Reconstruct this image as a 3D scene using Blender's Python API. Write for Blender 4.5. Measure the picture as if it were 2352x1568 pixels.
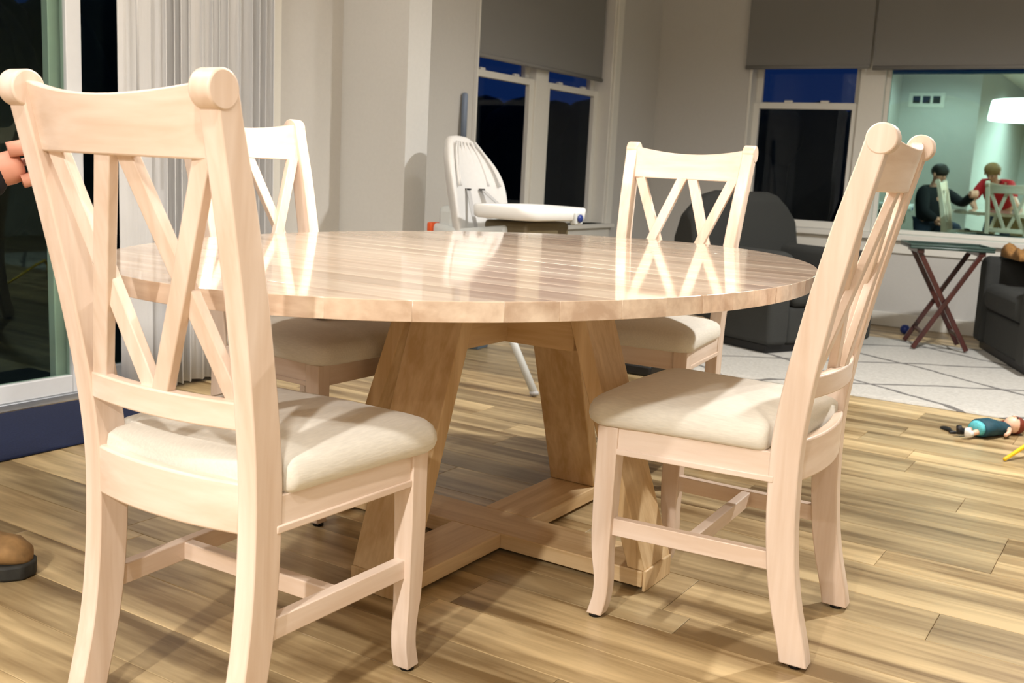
import bpy, bmesh, math, random
from mathutils import Vector, Matrix

for o in list(bpy.data.objects):
    bpy.data.objects.remove(o, do_unlink=True)
S = bpy.context.scene
COL = S.collection
rnd = random.Random(7)
R = math.radians

# ------------------------------------------------------------------ camera
FW = Vector((-0.521595, 0.836955, -0.165668))
RT = Vector((0.843169, 0.535334, 0.049844))
UP = Vector((-0.130405, 0.113687, 0.984921))
cam = bpy.data.cameras.new('camera')
cam.sensor_width = 36.0
cam.lens = 2372.71 / 2352 * 36.0
cam.clip_start = 0.05
cam.dof.use_dof = True
cam.dof.focus_distance = 2.3
cam.dof.aperture_fstop = 6.5
camo = bpy.data.objects.new('camera', cam)
COL.objects.link(camo)
M = Matrix.Identity(4)
for i in range(3):
    M[i][0], M[i][1], M[i][2] = RT[i], UP[i], -FW[i]
M[0][3], M[1][3], M[2][3] = 0.0, 0.0, 0.9669
camo.matrix_world = M
S.camera = camo

# ------------------------------------------------------------------ world: dusk sky
w = bpy.data.worlds.new('dusk')
S.world = w
w.use_nodes = True
bg = w.node_tree.nodes['Background']
bg.inputs['Color'].default_value = (0.004, 0.016, 0.075, 1)
bg.inputs['Strength'].default_value = 0.5

S.view_settings.view_transform = 'Standard'
S.view_settings.look = 'None'
S.view_settings.exposure = 0.64
S.view_settings.gamma = 1.0
S.view_settings.use_curve_mapping = False

# recessed ceiling lamps: (x, y, watts)
CEIL = 2.72
CANS = [(-0.55, -2.0, 290), (0.55, 1.1, 24), (-2.75, 0.6, 50), (-2.95, 2.6, 13), (1.5, -2.4, 55),
        (-1.5, -2.8, 100), (0.1, 4.5, 235), (-1.6, 4.6, 16), (-0.45, 0.05, 62)]  # last three are added fill lamps for the living area and near floor
PENDANT_W = 7

# ------------------------------------------------------------------ material helpers
def lin(r, g, b):
    f = lambda c: (c / 255 / 12.92) if c / 255 <= 0.04045 else ((c / 255 + 0.055) / 1.055) ** 2.4
    return (f(r), f(g), f(b), 1)

def new_mat(name):
    m = bpy.data.materials.new(name)
    m.use_nodes = True
    nt = m.node_tree
    return m, nt, nt.nodes, nt.links, nt.nodes['Principled BSDF']

def plain(name, rgb, rough=0.6, var=0.06, scale=30.0, bump=0.0, metal=0.0, coat=0.0, sheen=0.0, trans=0.0, stretch=(1, 1, 1)):
    m, nt, N, L, P = new_mat(name)
    c = lin(*rgb)
    tc = N.new('ShaderNodeTexCoord')
    mp = N.new('ShaderNodeMapping'); mp.inputs['Scale'].default_value = stretch
    nz = N.new('ShaderNodeTexNoise'); nz.inputs['Scale'].default_value = scale; nz.inputs['Detail'].default_value = 3
    L.new(tc.outputs['Object'], mp.inputs['Vector']); L.new(mp.outputs[0], nz.inputs['Vector'])
    rp = N.new('ShaderNodeValToRGB')
    rp.color_ramp.elements[0].position = 0.3; rp.color_ramp.elements[1].position = 0.7
    rp.color_ramp.elements[0].color = tuple(max(0, x * (1 - var)) for x in c[:3]) + (1,)
    rp.color_ramp.elements[1].color = tuple(min(1, x * (1 + var)) for x in c[:3]) + (1,)
    L.new(nz.outputs['Fac'], rp.inputs['Fac']); L.new(rp.outputs[0], P.inputs['Base Color'])
    P.inputs['Roughness'].default_value = rough
    P.inputs['Metallic'].default_value = metal
    P.inputs['Coat Weight'].default_value = coat
    P.inputs['Sheen Weight'].default_value = sheen
    P.inputs['Transmission Weight'].default_value = trans
    if bump:
        b = N.new('ShaderNodeBump'); b.inputs['Strength'].default_value = bump; b.inputs['Distance'].default_value = 0.002
        L.new(nz.outputs['Fac'], b.inputs['Height']); L.new(b.outputs[0], P.inputs['Normal'])
    return m

def wood(name, light, dark, axis, rough=0.45, coat=0.0, contrast=1.0, across=16.0, along=1.3, coat_rough=0.1, randv=0.10, knots=0.0):
    """streaky procedural timber, grain along the given object axis; varies per object"""
    m, nt, N, L, P = new_mat(name)
    tc = N.new('ShaderNodeTexCoord')
    oi = N.new('ShaderNodeObjectInfo')
    off = N.new('ShaderNodeVectorMath'); off.operation = 'SCALE'; off.inputs[0].default_value = (37.0, 21.0, 55.0)
    L.new(oi.outputs['Random'], off.inputs['Scale'])
    ad = N.new('ShaderNodeVectorMath'); ad.operation = 'ADD'
    L.new(tc.outputs['Object'], ad.inputs[0]); L.new(off.outputs[0], ad.inputs[1])
    mp = N.new('ShaderNodeMapping')
    sc = [across] * 3; sc['xyz'.index(axis)] = along
    mp.inputs['Scale'].default_value = sc
    L.new(ad.outputs[0], mp.inputs['Vector'])
    n1 = N.new('ShaderNodeTexNoise'); n1.inputs['Scale'].default_value = 1.0; n1.inputs['Detail'].default_value = 4; n1.inputs['Distortion'].default_value = 0.6
    n2 = N.new('ShaderNodeTexNoise'); n2.inputs['Scale'].default_value = 5.0; n2.inputs['Detail'].default_value = 3; n2.inputs['Distortion'].default_value = 0.3
    L.new(mp.outputs[0], n1.inputs['Vector']); L.new(mp.outputs[0], n2.inputs['Vector'])
    mx = N.new('ShaderNodeMath'); mx.operation = 'MULTIPLY_ADD'; mx.inputs[1].default_value = 0.35
    L.new(n2.outputs['Fac'], mx.inputs[0]); L.new(n1.outputs['Fac'], mx.inputs[2])
    rp = N.new('ShaderNodeValToRGB')
    e = rp.color_ramp.elements
    e[0].position = 0.5; e[1].position = 0.86
    e[0].color = lin(*dark); e[1].color = lin(*light)
    L.new(mx.outputs[0], rp.inputs['Fac'])
    hs = N.new('ShaderNodeHueSaturation')
    v = N.new('ShaderNodeMath'); v.operation = 'MULTIPLY_ADD'; v.inputs[1].default_value = 2 * randv; v.inputs[2].default_value = 1 - randv
    L.new(oi.outputs['Random'], v.inputs[0]); L.new(v.outputs[0], hs.inputs['Value'])
    L.new(rp.outputs[0], hs.inputs['Color'])
    L.new(hs.outputs[0], P.inputs['Base Color'])
    P.inputs['Roughness'].default_value = rough
    P.inputs['Coat Weight'].default_value = coat
    P.inputs['Coat Roughness'].default_value = coat_rough
    b = N.new('ShaderNodeBump'); b.inputs['Strength'].default_value = 0.12; b.inputs['Distance'].default_value = 0.001
    L.new(n2.outputs['Fac'], b.inputs['Height']); L.new(b.outputs[0], P.inputs['Normal'])
    return m

def emit(name, rgb, s):
    m, nt, N, L, P = new_mat(name)
    P.inputs['Base Color'].default_value = lin(*rgb)
    P.inputs['Emission Color'].default_value = lin(*rgb)
    P.inputs['Emission Strength'].default_value = s
    return m

def glass(name, tint, refl, rough=0.0, see=(1, 1, 1)):
    """thin window pane: a share of mirror reflection, the rest passes through"""
    m, nt, N, L, P = new_mat(name)
    N.remove(P)
    out = N['Material Output']
    g = N.new('ShaderNodeBsdfGlossy'); g.inputs['Color'].default_value = (*tint, 1); g.inputs['Roughness'].default_value = rough
    t = N.new('ShaderNodeBsdfTransparent'); t.inputs['Color'].default_value = (*see, 1)
    mx = N.new('ShaderNodeMixShader')
    lw = N.new('ShaderNodeLayerWeight'); lw.inputs['Blend'].default_value = 0.25
    ma = N.new('ShaderNodeMath'); ma.operation = 'MULTIPLY_ADD'; ma.inputs[1].default_value = refl * 0.6; ma.inputs[2].default_value = refl
    L.new(lw.outputs['Fresnel'], ma.inputs[0]); L.new(ma.outputs[0], mx.inputs['Fac'])
    L.new(t.outputs[0], mx.inputs[1]); L.new(g.outputs[0], mx.inputs[2]); L.new(mx.outputs[0], out.inputs['Surface'])
    return m

WL, WD = (237, 219, 204), (219, 195, 174)
MT = {}
for a in 'xyz':
    MT['w' + a] = wood('pale_wood_' + a, WL, WD, a, rough=0.42, coat=0.12, randv=0.03)
    MT['b' + a] = wood('base_wood_' + a, (230, 202, 158), (204, 170, 122), a, rough=0.5, coat=0.05, randv=0.05, across=22)
MT['top'] = wood('varnished_top_wood', (232, 212, 190), (192, 164, 140), 'x', rough=0.28, coat=1.0, coat_rough=0.06, randv=0.07, across=14, along=1.0)
MT['cream'] = plain('cream_seat_fabric', (228, 224, 212), 0.9, 0.05, 260, bump=0.25, sheen=0.2, stretch=(1, .15, 1))
MT['black'] = plain('black_plastic', (14, 14, 15), 0.5)
MT['wall'] = plain('greige_wall_paint', (198, 196, 191), 0.85, 0.015, 60, bump=0.04)
MT['pilaster'] = plain('lit_greige_paint', (207, 207, 204), 0.85, 0.015, 60, bump=0.04)  # wall greige lightened in colour for the pilaster's brighter facing
MT['ceil'] = plain('white_ceiling_paint', (225, 222, 214), 0.9, 0.015, 60)
MT['white'] = plain('white_trim_paint', (226, 224, 216), 0.45, 0.01, 40)
MT['alu'] = plain('white_door_frame_paint', (226, 228, 230), 0.35, 0.01, 40)
MT['track'] = plain('silver_door_track', (170, 174, 180), 0.35, 0.03, 40, metal=0.6)
MT['mat'] = plain('navy_mat_pile', (16, 28, 62), 0.95, 0.25, 180, bump=0.8)
MT['blind'] = plain('grey_blind_fabric', (130, 129, 127), 0.9, 0.06, 320, bump=0.15)
MT['gsash'] = glass('sash_glass', (0.8, 0.9, 1.0), 0.016)
MT['gdoor'] = glass('door_glass', (0.75, 1.0, 0.95), 0.025, see=(0.74, 0.82, 0.76))
MT['gpic'] = glass('picture_window_glass', (0.58, 1.0, 0.95), 0.46)
MT['sofa'] = plain('charcoal_upholstery', (52, 53, 51), 0.95, 0.2, 420, bump=0.5)
MT['mahog'] = wood('dark_mahogany', (74, 28, 22), (44, 14, 12), 'z', rough=0.35, coat=0.3)
MT['tray'] = plain('dark_green_tray', (52, 72, 66), 0.3, 0.05, 20)
MT['hcw'] = plain('white_padded_fabric', (216, 215, 213), 0.75, 0.02, 60, bump=0.1)
MT['hcg'] = plain('light_grey_plastic', (203, 208, 208), 0.4, 0.01, 40)
MT['hct'] = plain('white_tray_plastic', (242, 243, 242), 0.25, 0.01, 40)
MT['hcd'] = plain('brown_grey_seat_plastic', (104, 92, 66), 0.5, 0.06, 30)
MT['strap'] = plain('grey_harness_webbing', (178, 178, 178), 0.8, 0.05, 200)
MT['orange'] = plain('orange_plastic', (222, 88, 30), 0.4, 0.03, 20)
MT['red'] = plain('red_plastic', (190, 34, 30), 0.4, 0.03, 20)
MT['bin'] = plain('grey_blue_felt', (84, 96, 106), 0.95, 0.12, 200, bump=0.4)
MT['blue'] = plain('blue_rubber', (24, 50, 130), 0.4, 0.05, 20)
MT['grip'] = plain('blue_grey_grip', (122, 136, 158), 0.5, 0.04, 30)
MT['yellow'] = plain('yellow_plastic', (246, 206, 40), 0.35, 0.04, 20)
MT['teal'] = plain('dark_teal_dress_cloth', (14, 66, 82), 0.7, 0.25, 40, bump=0.3)
MT['aqua'] = plain('aqua_lace', (94, 190, 200), 0.7, 0.15, 80)
MT['skin'] = plain('skin', (214, 152, 128), 0.55, 0.05, 30)
MT['dskin'] = plain('doll_vinyl_skin', (236, 192, 166), 0.4, 0.03, 30)
MT['hair'] = plain('auburn_doll_hair', (120, 46, 24), 0.55, 0.25, 60, bump=0.4, stretch=(1, 8, 8))
MT['bhair'] = plain('light_brown_hair', (150, 112, 70), 0.6, 0.2, 60, bump=0.4)
MT['dhair'] = plain('dark_hair', (30, 22, 18), 0.6, 0.2, 60, bump=0.4)
MT['shirtk'] = plain('black_cotton', (13, 14, 20), 0.9, 0.15, 120, bump=0.2)
MT['shirtr'] = plain('red_cotton', (196, 24, 36), 0.85, 0.12, 120, bump=0.2)
MT['jeans'] = plain('dark_denim', (40, 48, 66), 0.9, 0.15, 200, bump=0.2)
MT['boot'] = plain('brown_boot_leather', (150, 116, 72), 0.75, 0.3, 26, bump=0.4)
MT['sole'] = plain('dark_rubber_sole', (42, 42, 38), 0.7, 0.3, 40, bump=0.4)
MT['tan'] = plain('tan_throw_fabric', (158, 116, 66), 0.95, 0.3, 40, bump=0.6)
MT['grass'] = plain('dark_ground', (34, 40, 26), 0.95, 0.3, 12)
MT['leaf'] = plain('dark_hedge_leaves', (10, 15, 11), 0.9, 0.4, 6)
MT['lampsh'] = emit('lit_lamp_shade', (255, 246, 232), 4.0)
MT['canlit'] = emit('lit_downlight_lens', (255, 240, 214), 8.0)
MT['counter'] = plain('dark_cabinet_paint', (30, 30, 32), 0.5, 0.05, 30)
MT['stone'] = plain('pale_worktop', (200, 200, 196), 0.3, 0.06, 20)

def curtain_mat():
    m, nt, N, L, P = new_mat('sheer_white_curtain')
    P.inputs['Base Color'].default_value = lin(232, 232, 232)
    P.inputs['Roughness'].default_value = 0.85
    tc = N.new('ShaderNodeTexCoord'); mp = N.new('ShaderNodeMapping'); mp.inputs['Scale'].default_value = (90, 90, 4)
    nz = N.new('ShaderNodeTexNoise'); nz.inputs['Scale'].default_value = 1.0
    L.new(tc.outputs['Object'], mp.inputs[0]); L.new(mp.outputs[0], nz.inputs['Vector'])
    b = N.new('ShaderNodeBump'); b.inputs['Strength'].default_value = 0.5; b.inputs['Distance'].default_value = 0.004
    L.new(nz.outputs['Fac'], b.inputs['Height']); L.new(b.outputs[0], P.inputs['Normal'])
    t = N.new('ShaderNodeBsdfTranslucent'); t.inputs['Color'].default_value = lin(225, 226, 230)
    mx = N.new('ShaderNodeMixShader'); mx.inputs['Fac'].default_value = 0.18
    L.new(P.outputs[0], mx.inputs[1]); L.new(t.outputs[0], mx.inputs[2]); L.new(mx.outputs[0], N['Material Output'].inputs['Surface'])
    return m
MT['curtain'] = curtain_mat()

def floor_mat():
    m = wood('honey_plank_wood', (211, 187, 142), (120, 95, 59), 'x', rough=0.36, coat=0.15, coat_rough=0.25, randv=0.27, across=9.0, along=0.75)
    return m
MT['floor'] = floor_mat()

def rug_mat():
    m, nt, N, L, P = new_mat('cream_rug_with_grey_lattice')
    tc = N.new('ShaderNodeTexCoord')
    nz = N.new('ShaderNodeTexNoise'); nz.inputs['Scale'].default_value = 5.0
    sp = N.new('ShaderNodeSeparateXYZ')
    wob = N.new('ShaderNodeVectorMath'); wob.operation = 'MULTIPLY_ADD'; wob.inputs[1].default_value = (0.06, 0.06, 0)
    L.new(tc.outputs['Object'], nz.inputs['Vector']); L.new(nz.outputs['Color'], wob.inputs[0]); L.new(tc.outputs['Object'], wob.inputs[2])
    L.new(wob.outputs[0], sp.inputs[0])
    def line(sx, sy):
        a = N.new('ShaderNodeMath'); a.operation = 'MULTIPLY'; a.inputs[1].default_value = sx; L.new(sp.outputs['X'], a.inputs[0])
        b = N.new('ShaderNodeMath'); b.operation = 'MULTIPLY_ADD'; b.inputs[1].default_value = sy; L.new(sp.outputs['Y'], b.inputs[0]); L.new(a.outputs[0], b.inputs[2])
        f = N.new('ShaderNodeMath'); f.operation = 'PINGPONG'; f.inputs[1].default_value = 0.5; L.new(b.outputs[0], f.inputs[0])
        g = N.new('ShaderNodeMath'); g.operation = 'LESS_THAN'; g.inputs[1].default_value = 0.022; L.new(f.outputs[0], g.inputs[0])
        return g
    l1, l2 = line(0.9, 1.35), line(-0.9, 1.35)
    mx = N.new('ShaderNodeMath'); mx.operation = 'MAXIMUM'; L.new(l1.outputs[0], mx.inputs[0]); L.new(l2.outputs[0], mx.inputs[1])
    n2 = N.new('ShaderNodeTexNoise'); n2.inputs['Scale'].default_value = 60.0; L.new(tc.outputs['Object'], n2.inputs['Vector'])
    rp = N.new('ShaderNodeValToRGB'); rp.color_ramp.elements[0].color = lin(168, 165, 158); rp.color_ramp.elements[1].color = lin(210, 208, 202)
    L.new(n2.outputs['Fac'], rp.inputs['Fac'])
    mc = N.new('ShaderNodeMix'); mc.data_type = 'RGBA'; mc.inputs['B'].default_value = lin(110, 108, 106)
    L.new(mx.outputs[0], mc.inputs['Factor']); L.new(rp.outputs[0], mc.inputs['A'])
    L.new(mc.outputs['Result'], P.inputs['Base Color']); P.inputs['Roughness'].default_value = 0.98
    b = N.new('ShaderNodeBump'); b.inputs['Strength'].default_value = 0.6; b.inputs['Distance'].default_value = 0.01
    L.new(n2.outputs['Fac'], b.inputs['Height']); L.new(b.outputs[0], P.inputs['Normal'])
    return m
MT['rug'] = rug_mat()

# ------------------------------------------------------------------ mesh helpers
def obj(name, bm, mat, parent=None, smooth=False, bevel=0.0, seg=2, sub=0, loc=None):
    me = bpy.data.meshes.new(name)
    bmesh.ops.recalc_face_normals(bm, faces=bm.faces)
    bm.to_mesh(me); bm.free()
    me.materials.append(MT[mat] if isinstance(mat, str) else mat)
    o = bpy.data.objects.new(name, me); COL.objects.link(o)
    if parent: o.parent = parent
    if loc: o.location = loc
    if smooth:
        for p in me.polygons: p.use_smooth = True
    if bevel:
        b = o.modifiers.new('bevel', 'BEVEL'); b.width = bevel; b.segments = seg; b.limit_method = 'ANGLE'; b.angle_limit = R(35)
        b.harden_normals = False
        if not smooth:
            for p in me.polygons: p.use_smooth = True
            me.set_sharp_from_angle(angle=R(40))
    if sub:
        s = o.modifiers.new('subd', 'SUBSURF'); s.levels = sub; s.render_levels = sub
    return o

def empty(name, loc=(0, 0, 0), rz=0.0):
    o = bpy.data.objects.new(name, None); COL.objects.link(o)
    o.location = loc; o.rotation_euler = (0, 0, rz); o.empty_display_size = 0.1
    return o

def tag(o, label, cat, group=None):
    o['label'] = label; o['category'] = cat
    if group: o['group'] = group
    return o

def struct(o):
    o['kind'] = 'structure'
    return o

def B(): return bmesh.new()

def box(bm, lo, hi, mat=None):
    vs = [bm.verts.new((x, y, z)) for x in (lo[0], hi[0]) for y in (lo[1], hi[1]) for z in (lo[2], hi[2])]
    if mat is not None:
        for v in vs: v.co = mat @ v.co
    for f in ((0, 1, 3, 2), (4, 6, 7, 5), (0, 4, 5, 1), (2, 3, 7, 6), (0, 2, 6, 4), (1, 5, 7, 3)):
        bm.faces.new([vs[i] for i in f])
    return vs

def loft(bm, rings, cap=True, close=True):
    """rings: list of equal-length point lists"""
    vr = [[bm.verts.new(p) for p in r] for r in rings]
    n = len(vr[0])
    for a, b in zip(vr, vr[1:]):
        for i in range(n if close else n - 1):
            j = (i + 1) % n
            bm.faces.new((a[i], a[j], b[j], b[i]))
    if cap:
        bm.faces.new(vr[0]); bm.faces.new(vr[-1])
    return vr

def tube(bm, pts, rad, n=10, cap=True):
    pts = [Vector(p) for p in pts]
    if not isinstance(rad, (list, tuple)): rad = [rad] * len(pts)
    rings = []; up = Vector((0, 0, 1))
    t0 = (pts[1] - pts[0]).normalized()
    if abs(t0.dot(up)) > 0.9: up = Vector((1, 0, 0))
    nx = t0.cross(up).normalized()
    for i, p in enumerate(pts):
        t = (pts[min(i + 1, len(pts) - 1)] - pts[max(i - 1, 0)]).normalized()
        nx = (nx - t * nx.dot(t)).normalized(); ny = t.cross(nx)
        rings.append([p + (nx * math.cos(2 * math.pi * k / n) + ny * math.sin(2 * math.pi * k / n)) * rad[i] for k in range(n)])
    loft(bm, rings, cap)

def bar(bm, a, b, wdir, wid, dep):
    """square bar from a to b; wid measured along wdir, dep across both"""
    a, b, wd = Vector(a), Vector(b), Vector(wdir)
    t = (b - a).normalized(); wd = (wd - t * wd.dot(t)).normalized(); dd = t.cross(wd)
    q = [(-1, -1), (1, -1), (1, 1), (-1, 1)]
    loft(bm, [[p + wd * (sx * wid / 2) + dd * (sy * dep / 2) for sx, sy in q] for p in (a, b)])

def prism(bm, poly, z0, z1):
    loft(bm, [[(x, y, z0) for x, y in poly], [(x, y, z1) for x, y in poly]])

def lathe(bm, prof, n=24, c=(0, 0, 0)):
    rings = [[(c[0] + r * math.cos(2 * math.pi * k / n), c[1] + r * math.sin(2 * math.pi * k / n), c[2] + z) for k in range(n)] for r, z in prof]
    loft(bm, rings)

def ball(bm, c, r, seg=16, rings=10):
    m = Matrix.Translation(Vector(c)) @ Matrix.Diagonal((*(r if isinstance(r, (list, tuple)) else (r, r, r)), 1))
    bmesh.ops.create_uvsphere(bm, u_segments=seg, v_segments=rings, radius=1.0, matrix=m)

def interp(tab, z):
    if z <= tab[0][0]: return tab[0][1]
    for (a, va), (b, vb) in zip(tab, tab[1:]):
        if z <= b:
            t = (z - a) / (b - a)
            return va + (vb - va) * t
    return tab[-1][1]

def smoothed(tab, z):
    d = 0.03
    return (interp(tab, z - d) + 2 * interp(tab, z) + interp(tab, z + d)) / 4

def copy_tree(o, parent=None):
    c = o.copy(); COL.objects.link(c); c.parent = parent
    for ch in list(o.children): copy_tree(ch, c)
    return c

# ------------------------------------------------------------------ the room
XW, YB, XR, YK = -3.478, 7.518, 3.2, -5.6     # door wall, window wall, far right side, kitchen wall
TH = 0.14

floor_e = struct(empty('floor'))
rows = [-5.6]
while rows[-1] < 0.7: rows.append(rows[-1] + 0.17)
rows = [r for r in rows if r < 0.8] + [0.88, 1.03, 1.19, 1.332, 1.483, 1.645, 1.80, 1.967, 2.07, 2.287, 2.462, 2.673, 2.815, 2.98, 3.15, 3.30, 3.48,
        3.661, 3.846, 4.02, 4.19, 4.37, 4.55, 4.72, 4.90, 5.08, 5.25, 5.43, 5.6, 5.78, 5.95, 6.13, 6.3, 6.48, 6.65, 6.83, 7.0, 7.18, 7.35, YB]
FIX = {1.332: -2.34, 2.287: -0.33, 2.673: -0.53, 1.967: -0.785}
def plank_geo(bm, x0, x1, y0, y1, cx=0, cy=0):
    g, c = 0.0005, 0.0014
    b = [(x0 + g - cx, y0 + g - cy), (x1 - g - cx, y0 + g - cy), (x1 - g - cx, y1 - g - cy), (x0 + g - cx, y1 - g - cy)]
    t = [(b[0][0] + c, b[0][1] + c), (b[1][0] - c, b[1][1] + c), (b[2][0] - c, b[2][1] - c), (b[3][0] + c, b[3][1] - c)]
    loft(bm, [[(x, y, -0.008) for x, y in b], [(x, y, -0.0012) for x, y in b], [(x, y, 0.0) for x, y in t]])
far_bm = B(); nplank = 0
for y0, y1 in zip(rows, rows[1:]):
    x = XW
    cuts = [XW]
    if y0 in FIX:
        fx = FIX[y0]; k = fx
        back = []
        while k > XW + 0.25: back.append(k); k -= rnd.choice((0.9, 1.1, 1.25))
        cuts += sorted(back); x = fx
    else:
        x = XW + rnd.uniform(0.25, 1.15); cuts.append(x)
    while x < XR - 0.3:
        x += rnd.choice((0.75, 0.9, 1.05, 1.22)); cuts.append(min(x, XR))
    if cuts[-1] < XR: cuts.append(XR)
    for x0, x1 in zip(cuts, cuts[1:]):
        seen = y0 >= 0.87 and x0 < 0.75 and y0 < 7.2
        if seen and nplank < 296:
            bm = B(); cx, cy = (x0 + x1) / 2, (y0 + y1) / 2
            plank_geo(bm, x0, x1, y0, y1, cx, cy)
            obj('plank', bm, 'floor', floor_e, loc=(cx, cy, 0)); nplank += 1
        else:
            plank_geo(far_bm, x0, x1, y0, y1)
fp = obj('plank_field', far_bm, 'floor', floor_e); fp['kind'] = 'stuff'
bm = B(); box(bm, (XW - 0.2, YK - 0.2, -0.2), (XR + 0.2, YB + 0.2, -0.0085)); obj('subfloor', bm, 'counter', floor_e)

def wall(name, boxes, mat='wall'):
    bm = B()
    for lo, hi in boxes: box(bm, lo, hi)
    return struct(obj(name, bm, mat))

# door wall (left): door opening y 0.35..3.40, window opening y 5.05..6.75
DY0, DY1, DZ = 0.35, 3.40, 2.08
WY0, WY1, WZ0, WZ1 = 5.05, 6.76, 0.60, 2.35
wt = 0.16
wall('wall_left', [((XW - wt, -0.64, 0), (XW, DY0, CEIL)), ((XW - wt, DY0, DZ), (XW, DY1, CEIL)),
                   ((XW - wt, DY1, 0), (XW, WY0, CEIL)), ((XW - wt, WY0, 0), (XW, WY1, WZ0)),
                   ((XW - wt, WY0, WZ1), (XW, WY1, CEIL)), ((XW - wt, WY1, 0), (XW, YB + wt, CEIL))])
# window wall (back): opening x -2.745..0.60
BX0, BX1, BZ0, BZ1 = -2.745, 0.62, 0.60, 2.35
wall('wall_back', [((XW, YB, 0), (BX0, YB + wt, CEIL)), ((BX0, YB, 0), (BX1, YB + wt, BZ0)),
                   ((BX0, YB, BZ1), (BX1, YB + wt, CEIL)), ((BX1, YB, 0), (XR, YB + wt, CEIL))])
wall('wall_right', [((XR, YK - wt, 0), (XR + wt, YB + wt, CEIL))])
wall('wall_kitchen', [((-2.42, YK - wt, 0), (XR, YK, CEIL))])
# return wall at the near end of the sliding door, seen mirrored in the picture window
wall('wall_return', [((XW - wt, -0.64, 0), (-2.42, -0.50, CEIL)), ((-2.56, YK - wt, 0), (-2.42, -0.64, CEIL))])
wall('wall_pilaster', [((XW, 3.901, 0), (-3.077, 4.072, CEIL))], 'pilaster')
wall('ceiling', [((XW - wt, YK - wt, CEIL), (XR + wt, YB + wt, CEIL + 0.1))], 'ceil')
def base(name, lo, hi):
    bm = B(); box(bm, lo, hi); struct(obj(name, bm, 'white', bevel=0.004))
base('baseboard_left', (XW, 3.49, 0), (XW + 0.014, 3.90, 0.10))
base('baseboard_living', (XW, 4.073, 0), (XW + 0.014, YB, 0.10))
base('baseboard_back', (XW + 0.015, YB - 0.014, 0), (XR, YB, 0.10))
base('baseboard_pilaster', (XW + 0.015, 3.887, 0), (-3.063, 3.901, 0.10))
base('baseboard_pilaster_end', (-3.077, 3.902, 0), (-3.063, 4.072, 0.10))

# ---- sliding door
d = struct(empty('door_1', (XW, 0, 0)))
def part(name, lo, hi, mat, parent, bevel=0.003):
    bm = B(); box(bm, lo, hi); return obj(name, bm, mat, parent, bevel=bevel)
part('track', (-0.15, DY0, 0.0), (0.004, DY1, 0.028), 'track', d)
part('head_frame', (-0.15, DY0, 2.04), (0.0, DY1, DZ), 'alu', d)
part('jamb', (-0.15, DY0, 0.028), (0.0, DY0 + 0.05, 2.04), 'alu', d)
part('jamb', (-0.15, DY1 - 0.05, 0.028), (0.0, DY1, 2.04), 'alu', d)
def sash(name, parent, xa, xb, y0, y1, z0, z1, st, rb, rt, gm, fm='alu', pane_name='pane', axis='y'):
    """framed pane lying in the wall plane; axis = direction of its width"""
    def bx(nm, a, b, za, zb, mt, x0=xa, x1=xb, p=parent, bev=0.003):
        if axis == 'y': return part(nm, (x0, a, za), (x1, b, zb), mt, p, bev)
        return part(nm, (a, x0, za), (b, x1, zb), mt, p, bev)
    fr = bx('stile', y0, y0 + st, z0, z1, fm)
    bx('stile', y1 - st, y1, z0, z1, fm)
    bx('bottom_rail', y0 + st, y1 - st, z0, z0 + rb, fm)
    bx('top_rail', y0 + st, y1 - st, z1 - rt, z1, fm)
    xm = (xa + xb) / 2
    bx(pane_name, y0 + st - 0.003, y1 - st + 0.003, z0 + rb - 0.003, z1 - rt + 0.003, gm, xm - 0.002, xm + 0.002, parent, 0)
sash('inner', d, -0.045, -0.008, 0.40, 2.475, 0.028, 2.04, 0.064, 0.068, 0.07, 'gdoor')
sash('outer', d, -0.100, -0.062, 2.375, 3.35, 0.028, 2.04, 0.072, 0.068, 0.07, 'gdoor')
part('casing', (0.0, DY1 - 0.005, 0.0), (0.018, DY1 + 0.075, DZ + 0.07), 'white', d)
part('casing', (0.0, DY0 - 0.075, 0.0), (0.018, DY0 + 0.005, DZ + 0.07), 'white', d)
part('casing', (0.0, DY0 + 0.005, DZ), (0.018, DY1 - 0.005, DZ + 0.07), 'white', d)
bm = B(); box(bm, (-0.008, 2.425, 0.95), (0.02, 2.450, 1.15)); obj('handle', bm, 'alu', d, bevel=0.005)

# ---- living-room side window (left wall)
gx = -0.145
wn = struct(empty('window_1', (XW, 0, 0)))
part('sill', (-0.15, WY0 - 0.06, WZ0 - 0.028), (0.045, WY1 + 0.09, WZ0), 'white', wn)
part('apron', (0.0, WY0 - 0.03, WZ0 - 0.10), (0.016, WY1 + 0.06, WZ0 - 0.028), 'white', wn)
part('casing', (0.0, WY1, WZ0), (0.018, WY1 + 0.085, WZ1 + 0.08), 'white', wn)
part('casing', (0.0, WY0 - 0.03, WZ0), (0.004, WY0, WZ1 + 0.08), 'wall', wn)
part('jamb', (gx - 0.01, WY1 - 0.02, WZ0), (0.0, WY1, WZ1), 'white', wn)
part('jamb', (gx - 0.01, WY0, WZ0), (0.0, WY0 + 0.02, WZ1), 'white', wn)
part('head', (gx - 0.01, WY0 + 0.02, WZ1 - 0.02), (0.0, WY1 - 0.02, WZ1), 'white', wn)
part('mullion', (gx - 0.01, 5.855, WZ0), (gx + 0.06, 6.01, WZ1 - 0.02), 'white', wn)
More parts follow.
